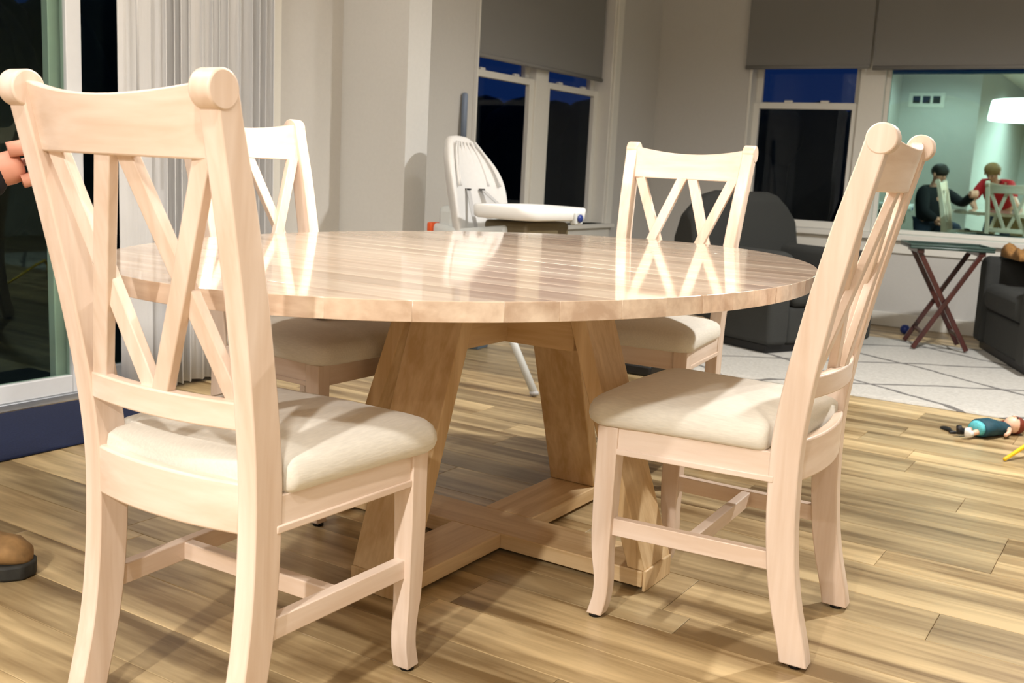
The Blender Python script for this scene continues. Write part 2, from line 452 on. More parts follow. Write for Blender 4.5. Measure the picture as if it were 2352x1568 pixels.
for a, b in ((WY0 + 0.02, 5.855), (6.01, WY1 - 0.02)):
    sash('lower', wn, gx + 0.01, gx + 0.045, a, b, WZ0, 1.535, 0.05, 0.07, 0.04, 'gsash', 'white')
    sash('upper', wn, gx - 0.03, gx + 0.005, a, b, 1.50, WZ1 - 0.02, 0.05, 0.04, 0.05, 'gsash', 'white')
    for yy in (a + 0.2, b - 0.2):
        bm = B(); box(bm, (gx + 0.012, yy - 0.025, 1.535), (gx + 0.04, yy + 0.025, 1.55)); obj('sash_lock', bm, 'white', wn, bevel=0.004)

# ---- wide window (back wall)
wb = struct(empty('window_2', (0, YB, 0)))
gy = 0.12
part('sill', (BX0 - 0.05, -0.06, BZ0 + 0.004), (BX1 + 0.05, 0.15, BZ0 + 0.045), 'white', wb, 0.006)
part('apron', (BX0 - 0.03, -0.018, BZ0 - 0.085), (BX1 + 0.03, 0.0, BZ0 + 0.004), 'white', wb)
part('jamb', (BX0, 0.0, BZ0 + 0.045), (BX0 + 0.02, 0.15, BZ1), 'white', wb)
part('jamb', (BX1 - 0.02, 0.0, BZ0 + 0.045), (BX1, 0.15, BZ1), 'white', wb)
part('head', (BX0 + 0.02, 0.0, BZ1 - 0.02), (BX1 - 0.02, 0.15, BZ1), 'white', wb)
part('mullion', (-1.955, 0.05, BZ0 + 0.045), (-1.785, 0.15, BZ1 - 0.02), 'white', wb)
part('mullion', (-0.02, 0.05, BZ0 + 0.045), (0.10, 0.15, BZ1 - 0.02), 'white', wb)
sash('lower', wb, gy - 0.04, gy - 0.005, BX0 + 0.02, -1.955, BZ0 + 0.045, 1.535, 0.045, 0.05, 0.045, 'gsash', 'white', axis='x')
sash('upper', wb, gy, gy + 0.03, BX0 + 0.02, -1.955, 1.50, BZ1 - 0.02, 0.045, 0.04, 0.05, 'gsash', 'white', axis='x')
sash('picture', wb, gy - 0.03, gy + 0.01, -1.785, -0.02, BZ0 + 0.045, BZ1 - 0.02, 0.03, 0.03, 0.05, 'gpic', 'white', axis='x')
sash('lower_side', wb, gy - 0.04, gy - 0.005, 0.10, BX1 - 0.02, BZ0 + 0.045, 1.535, 0.045, 0.05, 0.045, 'gsash', 'white', axis='x')
for xx in (BX0 + 0.28, -2.2):
    bm = B(); box(bm, (xx - 0.03, gy - 0.04, 1.535), (xx + 0.03, gy - 0.01, 1.552)); obj('sash_lock', bm, 'white', wb, bevel=0.004)

# ---- roller blinds
def blind(label, lo, hi, axis):
    e = empty('roller_blind', ((lo[0] + hi[0]) / 2, (lo[1] + hi[1]) / 2, lo[2]))
    e.location = (0, 0, 0)
    bm = B(); box(bm, lo, hi); obj('fabric', bm, 'blind', e)
    bm = B(); mid = ((lo[0] + hi[0]) / 2, (lo[1] + hi[1]) / 2)
    if axis == 'x':
        tube(bm, [(lo[0], mid[1], lo[2]), (hi[0], mid[1], lo[2])], 0.014, 12); obj('hem_bar', bm, 'blind', e, True)
        bm = B(); tube(bm, [(lo[0], mid[1], hi[2]), (hi[0], mid[1], hi[2])], 0.03, 16); obj('roller', bm, 'blind', e, True)
    else:
        tube(bm, [(mid[0], lo[1], lo[2]), (mid[0], hi[1], lo[2])], 0.014, 12); obj('hem_bar', bm, 'blind', e, True)
        bm = B(); tube(bm, [(mid[0], lo[1], hi[2]), (mid[0], hi[1], hi[2])], 0.03, 16); obj('roller', bm, 'blind', e, True)
    return tag(e, label, 'blind', 'grey roller blinds')
blind('grey roller blind half lowered over the two-sash window beside the pilaster', (XW - 0.045, WY0 + 0.03, 1.607), (XW - 0.041, WY1 - 0.09, 2.30), 'y')
blind('grey roller blind above the narrow sash in the corner of the wide window', (BX0 - 0.02, YB - 0.04, 1.775), (-1.878, YB - 0.036, 2.42), 'x')
blind('grey roller blind above the large picture pane with the lamp reflection', (-1.858, YB - 0.04, 1.765), (0.03, YB - 0.036, 2.42), 'x')

# ---- curtain
def curtain():
    e = empty('curtain', (0, 0, 0))
    bm = B()
    n, zs = 170, [0.02, 0.3, 0.8, 1.3, 1.8, 2.12]
    ya, yb = 2.545, 3.335
    ph = 0; rings = []
    prof = []
    for i in range(n + 1):
        t = i / n; yy = ya + (yb - ya) * t
        if t < 0.22: a, fr = 0.008, 3.0
        else: a, fr = 0.030 + 0.012 * math.sin(9 * t), 16.0
        ph += fr * 2 * math.pi / n * (1 + 0.35 * math.sin(23 * t))
        prof.append((yy + 0.010 * math.sin(ph * 2 + 1), a * math.sin(ph)))
    for side in (0, 1):
        pass
    vs = []
    for z in zs:
        k = 1 + 0.25 * (1 - z / 2.12)
        vs.append([bm.verts.new((-3.385 + dx * k, yy, z)) for yy, dx in prof])
    for a, b in zip(vs, vs[1:]):
        for i in range(n): bm.faces.new((a[i], a[i + 1], b[i + 1], b[i]))
    o = obj('panel', bm, 'curtain', e, True)
    s = o.modifiers.new('thick', 'SOLIDIFY'); s.thickness = 0.002
    bm = B(); box(bm, (-3.43, 2.0, 2.12), (-3.34, 3.42, 2.17)); obj('rail', bm, 'alu', e, bevel=0.004)
    bm = B(); tube(bm, [(-3.335, 2.605, 1.08), (-3.335, 2.605, 2.12)], 0.005, 8); tube(bm, [(-3.335, 2.605, 0.94), (-3.335, 2.605, 1.08)], 0.008, 8)
    obj('wand', bm, 'alu', e, True)
    tag(e, 'pleated sheer white curtain gathered at the end of the sliding door', 'curtain')
curtain()

# ---- ceiling downlights and pendant
CANW = ('over the kitchen walkway', 'beside the table side opposite the curtain', 'beside the return wall register', 'in front of the white curtain',
        'nearest the kitchen right wall', 'nearest the return wall corner', 'above the cream rug, added to brighten the living area', 'above the flat black case, added as fill for the living area', 'above the open floor before the table end, added to brighten the floor')
for i, (x, y, wts) in enumerate(CANS):
    e = empty('recessed_downlight', (x, y, CEIL))
    bm = B(); lathe(bm, [(0.05, -0.001), (0.085, -0.001), (0.088, -0.008), (0.05, -0.012)], 28); obj('trim_ring', bm, 'white', e, True)
    bm = B(); lathe(bm, [(0.0005, -0.0035), (0.049, -0.0035), (0.049, -0.006), (0.0005, -0.006)], 24); obj('lens', bm, 'canlit', e, True)
    l = bpy.data.lights.new('downlight_glow', 'SPOT'); l.energy = wts; l.color = (1.0, 0.955, 0.90) if y < 4 else (1.0, 0.98, 0.95)
    l.spot_size = R(165); l.spot_blend = 0.6; l.shadow_soft_size = 0.06
    lo = bpy.data.objects.new('downlight_glow', l); COL.objects.link(lo); lo.parent = e; lo.location = (0, 0, -0.08)
    tag(e, 'round white recessed downlight in the ceiling ' + CANW[i], 'ceiling light', 'recessed ceiling downlights')
e = empty('pendant_lamp', (-1.41, 2.2, 0))
bm = B()
outer = [(0.485, 1.77), (0.49, 1.79), (0.468, 1.975), (0.462, 1.985)]
inner = [(0.452, 1.985), (0.458, 1.975), (0.48, 1.79), (0.477, 1.77)]
lathe(bm, outer + inner + [outer[0]], 48); obj('drum_shade', bm, 'lampsh', e, True)
bm = B(); lathe(bm, [(0.0005, 1.79), (0.476, 1.79), (0.476, 1.795), (0.0005, 1.795)], 48); obj('diffuser', bm, 'lampsh', e)
bm = B(); tube(bm, [(0, 0, 1.796), (0, 0, CEIL - 0.03)], 0.006, 8); obj('stem', bm, 'black', e, True)
bm = B(); lathe(bm, [(0.0005, CEIL - 0.03), (0.06, CEIL - 0.028), (0.065, CEIL), (0.0005, CEIL)], 24); obj('canopy', bm, 'black', e, True)
tag(e, 'wide white drum pendant lamp hanging over the oval table', 'pendant lamp')
l = bpy.data.lights.new('pendant_glow', 'AREA'); l.shape = 'DISK'; l.size = 0.9; l.energy = PENDANT_W; l.color = (1.0, 0.93, 0.87)
lo = bpy.data.objects.new('pendant_glow', l); COL.objects.link(lo); lo.parent = e; lo.location = (0, 0, 1.765)

# ------------------------------------------------------------------ the table
TX, TY, TA, TB, TZ, TT = -1.409, 2.199, 0.7374, 1.0596, 0.749, 0.035
tb = empty('dining_table', (TX, TY, 0))
tag(tb, 'large oval pale wooden pedestal dining table with glossy plank top', 'table')
bounds = [-TB + 0.0005]
while bounds[-1] < TB - 0.06: bounds.append(bounds[-1] + rnd.choice((0.085, 0.1, 0.115)))
split = 2.116 - TY
k = min(range(len(bounds)), key=lambda i: abs(bounds[i] - split)); bounds[k] = split
bounds = [b for b in bounds if b < TB - 0.03] + [TB - 0.0005]
for y0, y1 in zip(bounds, bounds[1:]):
    g = 0.0011 if abs(y1 - split) < 1e-6 else 0.00005
    h = 0.0011 if abs(y0 - split) < 1e-6 else 0.00005
    ya, yb = y0 + h, y1 - g
    n = 24 if (abs(ya) > 0.85 or abs(yb) > 0.85) else 8
    ys = [ya + (yb - ya) * i / n for i in range(n + 1)]
    if ya < -0.95: ys = [ya + (yb - ya) * (i / n) ** 2 for i in range(n + 1)]
    if yb > 0.95: ys = [yb - (yb - ya) * ((n - i) / n) ** 2 for i in range(n + 1)]
    ex = lambda y: TA * math.sqrt(max(0.0, 1 - (y / TB) ** 2))
    poly = [(ex(y), y) for y in ys] + [(-ex(y), y) for y in reversed(ys)]
    bm = B(); prism(bm, poly, TZ - TT, TZ)
    obj('top_board', bm, 'top', tb, bevel=0.0007, seg=1)
bx_, by_ = -1.405 - TX, 2.203 - TY
fw, fl = 0.076, 0.470
bm = B(); box(bm, (bx_ - fl, by_ - fw, 0.010), (bx_ + fl, by_ + fw, 0.05)); obj('foot_beam', bm, 'bx', tb, bevel=0.003)
bm = B(); box(bm, (bx_ - fw, by_ - fl, 0.011), (bx_ + fw, by_ - fw - 0.0004, 0.05)); box(bm, (bx_ - fw, by_ + fw + 0.0004, 0.011), (bx_ + fw, by_ + fl, 0.05)); obj('foot_beam', bm, 'by', tb, bevel=0.003)
for ang, r0, r1 in ((0, 0.4745, 0.247), (90, 0.4745, 0.247), (180, 0.4745, 0.247), (270, 0.4745, 0.247)):
    bm = B(); t = 0.045
    rot = Matrix.Translation((bx_, by_, 0)) @ Matrix.Rotation(R(ang), 4, 'Z')
    q = [(r0, 0.0505), (r1, TZ - TT - 0.0005), (r1 - t, TZ - TT - 0.0005), (r0 - t, 0.0505)]
    loft(bm, [[rot @ Vector((x, s * 0.074, z)) for x, z in q] for s in (-1, 1)])
    box(bm, (fl + 0.0004, -0.074, 0.0), (fl + 0.009, 0.074, 0.052), rot)
    obj('leg', bm, 'bz', tb, bevel=0.003)
bm = B(); box(bm, (bx_ - 0.235, by_ - 0.045, 0.537), (bx_ + 0.235, by_ + 0.045, TZ - TT)); obj('cross_beam', bm, 'bx', tb, bevel=0.003)
bm = B(); box(bm, (bx_ - 0.045, by_ - 0.235, 0.539), (bx_ + 0.045, by_ + 0.235, TZ - TT - 0.0005)); obj('cross_beam', bm, 'by', tb, bevel=0.003)

# ------------------------------------------------------------------ dining chairs
YR = [(0.0, -0.049), (0.06, -0.035), (0.12, -0.018), (0.2, -0.004), (0.3, 0.005), (0.42, 0.008), (0.5, 0.004), (0.6, -0.008), (0.75, -0.034), (0.9, -0.066), (1.0, -0.090), (1.06, -0.104)]
XO = [(0.0, 0.199), (0.45, 0.2026), (0.6, 0.208), (1.06, 0.2318)]
PW = 0.0395
def yr(z): return smoothed(YR, z)
def xo(z): return smoothed(XO, z)
def dep(z): return interp([(0, 0.056), (0.45, 0.060), (0.9, 0.050), (1.06, 0.042)], z)

def curved_rail(bm, z0, z1f, y_of_z, xw, sag, thick, n=14):
    """rail between the posts, bowed rearward; z1f(u) gives the top edge"""
    rings = []
    for i in range(n + 1):
        u = -1 + 2 * i / n
        zt = z1f(u)
        r = []
        for z, yy in ((z0, 0), (zt, 0), (zt, thick), (z0, thick)):
            r.append((u * (xw + (xo(z) - xo(z0))), y_of_z(z) - sag * (1 - u * u) + yy, z))
        rings.append(r)
    loft(bm, rings)

def make_chair():
    root = empty('dining_chair')
    # rear posts with rolled tops
    for s in (-1, 1):
        bm = B(); rings = []
        zs = [0.008 + (1.0515 - 0.008) * i / 30 for i in range(31)]
        for z in zs:
            x1 = xo(z); x0 = x1 - PW; a = yr(z); b = a + dep(z)
            rings.append([(s * x0, a, z), (s * x1, a, z), (s * x1, b, z), (s * x0, b, z)])
        loft(bm, rings)
        zc, yc = 1.0515, yr(1.0515) + dep(1.0515) - 0.0285
        x1 = xo(1.05) + 0.0005; x0 = x1 - PW - 0.001
        rr = 0.0285
        rings = [[(s * x, yc + (0.012 if False else 0) + rr * 1.0 * math.cos(2 * math.pi * k / 24), zc + rr * math.sin(2 * math.pi * k / 24)) for k in range(24)] for x in (x0, x1)]
        loft(bm, rings)
        obj('rear_post', bm, 'wz', root, bevel=0.003)
        bm = B(); lathe(bm, [(0.0005, 0.0), (0.014, 0.0), (0.014, 0.009), (0.0005, 0.009)], 14, (s * (xo(0) - PW / 2), yr(0) + 0.028, 0)); obj('glide', bm, 'black', root, True)
    # front legs
    FY = [(0.0, 0.438), (0.03, 0.428), (0.06, 0.421), (0.10, 0.421), (0.14, 0.430), (0.2, 0.434), (0.437, 0.4325)]
    BYt = [(0.0, 0.402), (0.03, 0.393), (0.06, 0.388), (0.10, 0.387), (0.14, 0.390), (0.25, 0.388), (0.437, 0.3855)]
    for s in (-1, 1):
        bm = B(); rings = []
        for z in [0.008, 0.02, 0.035, 0.05, 0.065, 0.08, 0.10, 0.12, 0.14, 0.16, 0.2, 0.25, 0.3, 0.37, 0.437]:
            x1 = 0.2225 - 0.006 * max(0, (0.3 - z) / 0.3); wd = interp([(0, 0.036), (0.14, 0.037), (0.437, 0.046)], z)
            a = (interp(BYt, z - 0.01) + interp(BYt, z + 0.01)) / 2; b = (interp(FY, z - 0.01) + interp(FY, z + 0.01)) / 2
            rings.append([(s * (x1 - wd), a, z), (s * x1, a, z), (s * x1, b, z), (s * (x1 - wd), b, z)])
        loft(bm, rings); obj('front_leg', bm, 'wz', root, bevel=0.0025)
        bm = B(); lathe(bm, [(0.0005, 0.0), (0.014, 0.0), (0.014, 0.009), (0.0005, 0.009)], 14, (s * 0.199, 0.42, 0)); obj('glide', bm, 'black', root, True)
    xi = lambda z: xo(z) - PW
    # crest rail
    bm = B(); curved_rail(bm, 0.956, lambda u: 1.043 + 0.020 * u * u, lambda z: yr(z) + 0.010, xi(0.956) + 0.002, 0.026, 0.024); obj('crest_rail', bm, 'wx', root, bevel=0.003)
    bm = B(); curved_rail(bm, 0.5505, lambda u: 0.5945, lambda z: yr(0.57) + 0.004, xi(0.57) + 0.003, 0.022, 0.024); obj('lower_rail', bm, 'wx', root, bevel=0.003)
    bm = B(); curved_rail(bm, 0.381, lambda u: 0.4655, lambda z: yr(0.42) + 0.001, xi(0.42) + 0.003, 0.020, 0.024); obj('rear_apron', bm, 'wx', root, bevel=0.004)
    # two crosses of slats
    zt, zb = 0.960, 0.590
    it, ib = xi(0.956) - 0.017, xi(0.59) - 0.017
    def yy(x, z):
        w_ = xi(z); sg = 0.024
        return yr(z) + 0.016 - sg * (1 - (x / w_) ** 2)
    for (a, b, off) in ((-it, -0.017, 0.010), (-0.017, -ib, 0.0), (0.017, ib, 0.010), (it, 0.017, 0.0)):
        bm = B(); rings = []
        n = 8
        for i in range(n + 1):
            t = i / n; x = a + (b - a) * t; z = zt + (zb - zt) * t
            y0 = yy(x, z) + off - 0.004
            dx = (b - a); L_ = math.hypot(dx, zb - zt); hw = 0.0165 * L_ / abs(zb - zt)
            rings.append([(x - hw, y0, z), (x + hw, y0, z), (x + hw, y0 + 0.018, z), (x - hw, y0 + 0.018, z)])
        loft(bm, rings); obj('slat', bm, 'wz', root, bevel=0.002)
    # side and front aprons
    for s in (-1, 1):
        bm = B()
        a, b = Vector((s * 0.188, 0.055, 0.408)), Vector((s * 0.205, 0.392, 0.408))
        bar(bm, a, b, (0, 0, 1), 0.062, 0.024)
        bar(bm, a + Vector((s * 0.004, 0, -0.024)), b + Vector((s * 0.004, 0, -0.024)), (0, 0, 1), 0.013, 0.024)
        obj('side_apron', bm, 'wy', root, bevel=0.002)
        bm = B(); bar(bm, (s * 0.183, 0.045, 0.213), (s * 0.197, 0.395, 0.213), (0, 0, 1), 0.038, 0.022); obj('side_stretcher', bm, 'wy', root, bevel=0.002)
    bm = B(); box(bm, (-0.18, 0.400, 0.377), (0.18, 0.424, 0.437)); obj('front_apron', bm, 'wx', root, bevel=0.002)
    bm = B(); box(bm, (-0.182, 0.205, 0.196), (0.182, 0.227, 0.230)); obj('cross_stretcher', bm, 'wx', root, bevel=0.002)
    # cushion
    def outline():
        p = []
        def arc(cx, cy, r, a0, a1, n=5):
            for i in range(n + 1):
                a = R(a0 + (a1 - a0) * i / n); p.append((cx + r * math.cos(a), cy + r * math.sin(a)))
        # right side going counter-clockwise from rear tongue
        arc(0.148, 0.030, 0.012, -90, 0, 3)
        p.append((0.161, 0.072))
        arc(0.190, 0.092, 0.018, -90, 0, 3)
        p.append((0.214, 0.2)); p.append((0.222, 0.32))
        arc(0.188, 0.412, 0.045, 0, 90, 6)
        p.append((0.08, 0.461)); p.append((0.0, 0.464))
        return p + [(-x, y) for x, y in reversed(p[:-1])]
    o = outline(); cx, cy = 0.0, 0.25
    bm = B(); rings = []
    for z, sc in ((0.4385, 0.985), (0.446, 1.02), (0.459, 1.035), (0.472, 1.03), (0.485, 1.005), (0.494, 0.96), (0.501, 0.88), (0.508, 0.72), (0.513, 0.5), (0.516, 0.25)):
        rings.append([(cx + (x - cx) * sc, cy + (y - cy) * (sc if y > cy else (sc if sc < 1 else 1.0)), z) for x, y in o])
    loft(bm, rings); obj('seat_cushion', bm, 'cream', root, True)
    return root
chair = make_chair()
PLACE = [((-1.326, 1.074), 1.3, 'pale wood double-cross-back dining chair at the table end away from the windows'),
         ((-0.549, 2.163), 92.35, 'pale wood double-cross-back dining chair on the table side opposite the white curtain'),
         ((-1.433, 3.333), 183.35, 'pale wood double-cross-back dining chair at the table end nearest the grey armchair'),
         ((-2.236, 2.180), -90.0, 'pale wood double-cross-back dining chair between the table and the white curtain')]
for i, ((x, y), a, lab) in enumerate(PLACE):
    c = chair if i == 0 else copy_tree(chair)
    c.location = (x, y, 0); c.rotation_euler = (0, 0, R(a))
    tag(c, lab, 'chair', 'dining chairs around the oval table')

bm = B()
mm = Matrix.Translation((-1.972, 2.24, 0.5265)) @ Matrix.Rotation(R(72), 4, 'Z')
box(bm, (-0.09, -0.022, -0.007), (0.09, 0.022, 0.007), mm)
e = empty('remote_control'); obj('body', bm, 'black', e, bevel=0.006, seg=3)
bm = B()
for i in range(5):
    for j in (-1, 1): box(bm, (-0.07 + i * 0.028, j * 0.008 - 0.004, 0.006), (-0.058 + i * 0.028, j * 0.008 + 0.004, 0.0085), mm)
obj('button_pad', bm, 'counter', e, bevel=0.001)
tag(e, 'small dark slab-shaped remote lying on the seat by the curtain', 'remote')

# ------------------------------------------------------------------ floor mat and rug
def soft_slab(name, lo, hi, z, mat, rr=0.02):
    bm = B(); nx, ny = 30, 30
    box(bm, (lo[0], lo[1], 0.0005), (hi[0], hi[1], z)); return obj(name, bm, mat, bevel=min(0.006, z * 0.45))
tag(soft_slab('door_mat', (-3.44, 0.75), (-2.92, 2.62), 0.010, 'mat'), 'navy blue mat on the floor along the sliding door', 'mat')
def rug():
    x0, x1, y0, y1 = -2.18, 1.6, 4.845, 6.86
    bm = B(); nx, ny = 60, 40; g = []
    for j in range(ny + 1):
        row = []
        for i in range(nx + 1):
            x = x0 + (x1 - x0) * i / nx; y = y0 + (y1 - y0) * j / ny
            if j == 0: y += 0.006 * math.sin(7 * x)
            e = min(i, nx - i, j, ny - j)
            z = (0.004 if e == 0 else 0.012) + 0.0015 * math.sin(9 * x + 3 * y) * (e > 0)
            row.append(bm.verts.new((x, y, z)))
        g.append(row)
    for j in range(ny):
        for i in range(nx): bm.faces.new((g[j][i], g[j][i + 1], g[j + 1][i + 1], g[j + 1][i]))
    r = bmesh.ops.extrude_face_region(bm, geom=bm.faces[:])
    for v in r['geom']:
        if isinstance(v, bmesh.types.BMVert): v.co.z = 0.0005
    tag(obj('area_rug', bm, 'rug', None, True), 'cream shaggy rug with thin grey lattice lines', 'rug')
rug()

# ------------------------------------------------------------------ armchairs
def armchair(loc, rz, label, width=0.86):
    """front faces local -y"""
    e = empty('armchair', (loc[0], loc[1], 0.0), rz)
    hw = width / 2
    bm = B(); box(bm, (-hw + 0.03, -0.38, 0.0135), (hw - 0.03, 0.38, 0.06)); obj('plinth', bm, 'black', e, bevel=0.004)
    bm = B(); box(bm, (-hw + 0.17, -0.40, 0.0605), (hw - 0.17, 0.26, 0.27)); obj('seat_base', bm, 'sofa', e, bevel=0.02, seg=3)
    for s in (-1, 1):
        bm = B()
        q = [(hw - 0.16, 0.0605), (hw - 0.005, 0.0605), (hw, 0.35), (hw + 0.012, 0.52), (hw - 0.02, 0.575), (hw - 0.09, 0.585), (hw - 0.155, 0.565), (hw - 0.165, 0.5), (hw - 0.16, 0.3)]
        loft(bm, [[(s * x, y, z) for x, z in q] for y in (-0.42, 0.30)]); obj('armrest', bm, 'sofa', e, bevel=0.025, seg=4)
    bm = B(); nx = 12; rings = []
    for i in range(nx + 1):
        u = -1 + 2 * i / nx; top = 0.90 - 0.12 * max(0, abs(u) - 0.55) ** 1.5 * 4
        x = u * (hw + 0.01)
        rings.append([(x, 0.27, 0.061), (x, 0.20, 0.45), (x, 0.26, top - 0.05), (x, 0.31, top), (x, 0.38, top - 0.02), (x, 0.43, 0.6), (x, 0.42, 0.061)])
    loft(bm, rings); obj('backrest', bm, 'sofa', e, bevel=0.02, seg=3)
    bm = B(); box(bm, (-hw + 0.175, -0.43, 0.272), (hw - 0.175, 0.20, 0.43)); obj('seat_cushion', bm, 'sofa', e, bevel=0.05, seg=4)
    tag(e, label, 'armchair', 'charcoal armchairs in the living area')
    return e
armchair((-1.98, 6.12), R(64), 'charcoal upholstered armchair beneath the sash end of the wide window')
armchair((-0.36, 6.60), R(-68), 'charcoal upholstered armchair beside the folding tray table', 1.06)

# tan throw over the armchair beside the tray table
bm = B(); g = []
for j in range(13):
    row = []
    for i in range(17):
        u, v = i / 16, j / 12
        x = -0.20 + 0.4 * u; y = -0.15 + 0.3 * v
        z = 0.62 + 0.03 * math.sin(9 * u + 2 * v) + 0.022 * math.sin(13 * v + 3 * u) + 0.03 * math.sin(math.pi * u) * math.sin(math.pi * v)
        row.append(bm.verts.new((x, y, z)))
    g.append(row)
for j in range(12):
    for i in range(16): bm.faces.new((g[j][i], g[j][i + 1], g[j + 1][i + 1], g[j + 1][i]))
r = bmesh.ops.extrude_face_region(bm, geom=bm.faces[:])
for v in r['geom']:
    if isinstance(v, bmesh.types.BMVert): v.co.z = 0.588
o = obj('throw', bm, 'tan', None, True, loc=(-0.62, 6.72, 0)); o.rotation_euler = (0, 0, R(-68))
tag(o, 'rumpled tan throw on the armrest of the armchair beside the tray table', 'blanket')

# ------------------------------------------------------------------ folding tray table
e = empty('folding_tray_table', (-1.115, 6.68, 0), R(20.5))
bm = B(); box(bm, (-0.235, -0.19, 0.615), (0.235, 0.19, 0.632)); obj('tray_top', bm, 'tray', e, bevel=0.006, seg=3)
bm = B()
for a, b in (((-0.235, -0.19), (0.235, -0.178)), ((-0.235, 0.178), (0.235, 0.19)), ((-0.235, -0.178), (-0.223, 0.178)), ((0.223, -0.178), (0.235, 0.178))):
    box(bm, (a[0], a[1], 0.6322), (b[0], b[1], 0.645))
obj('tray_rim', bm, 'tray', e, bevel=0.003)
for s, (yf, yb2) in ((1, (-0.155, 0.155)), (-1, (-0.13, 0.13))):
    for yy2 in (yf, yb2):
        bm = B(); bar(bm, (-s * 0.155, yy2, 0.021), (s * 0.17, yy2, 0.60), (1, 0, 0), 0.028, 0.02); obj('leg', bm, 'mahog', e, bevel=0.003)
    bm = B(); bar(bm, (-s * 0.10, yf, 0.11), (-s * 0.10, yb2, 0.11), (0, 0, 1), 0.022, 0.016); obj('stretcher', bm, 'mahog', e, bevel=0.003)
bm = B(); box(bm, (-0.19, -0.17, 0.59), (-0.15, 0.17, 0.6145)); obj('cleat', bm, 'mahog', e, bevel=0.003)
bm = B(); box(bm, (0.15, -0.17, 0.59), (0.19, 0.17, 0.6145)); obj('cleat', bm, 'mahog', e, bevel=0.003)
tag(e, 'folding tray table with dark green top and crossed mahogany legs', 'tray table')

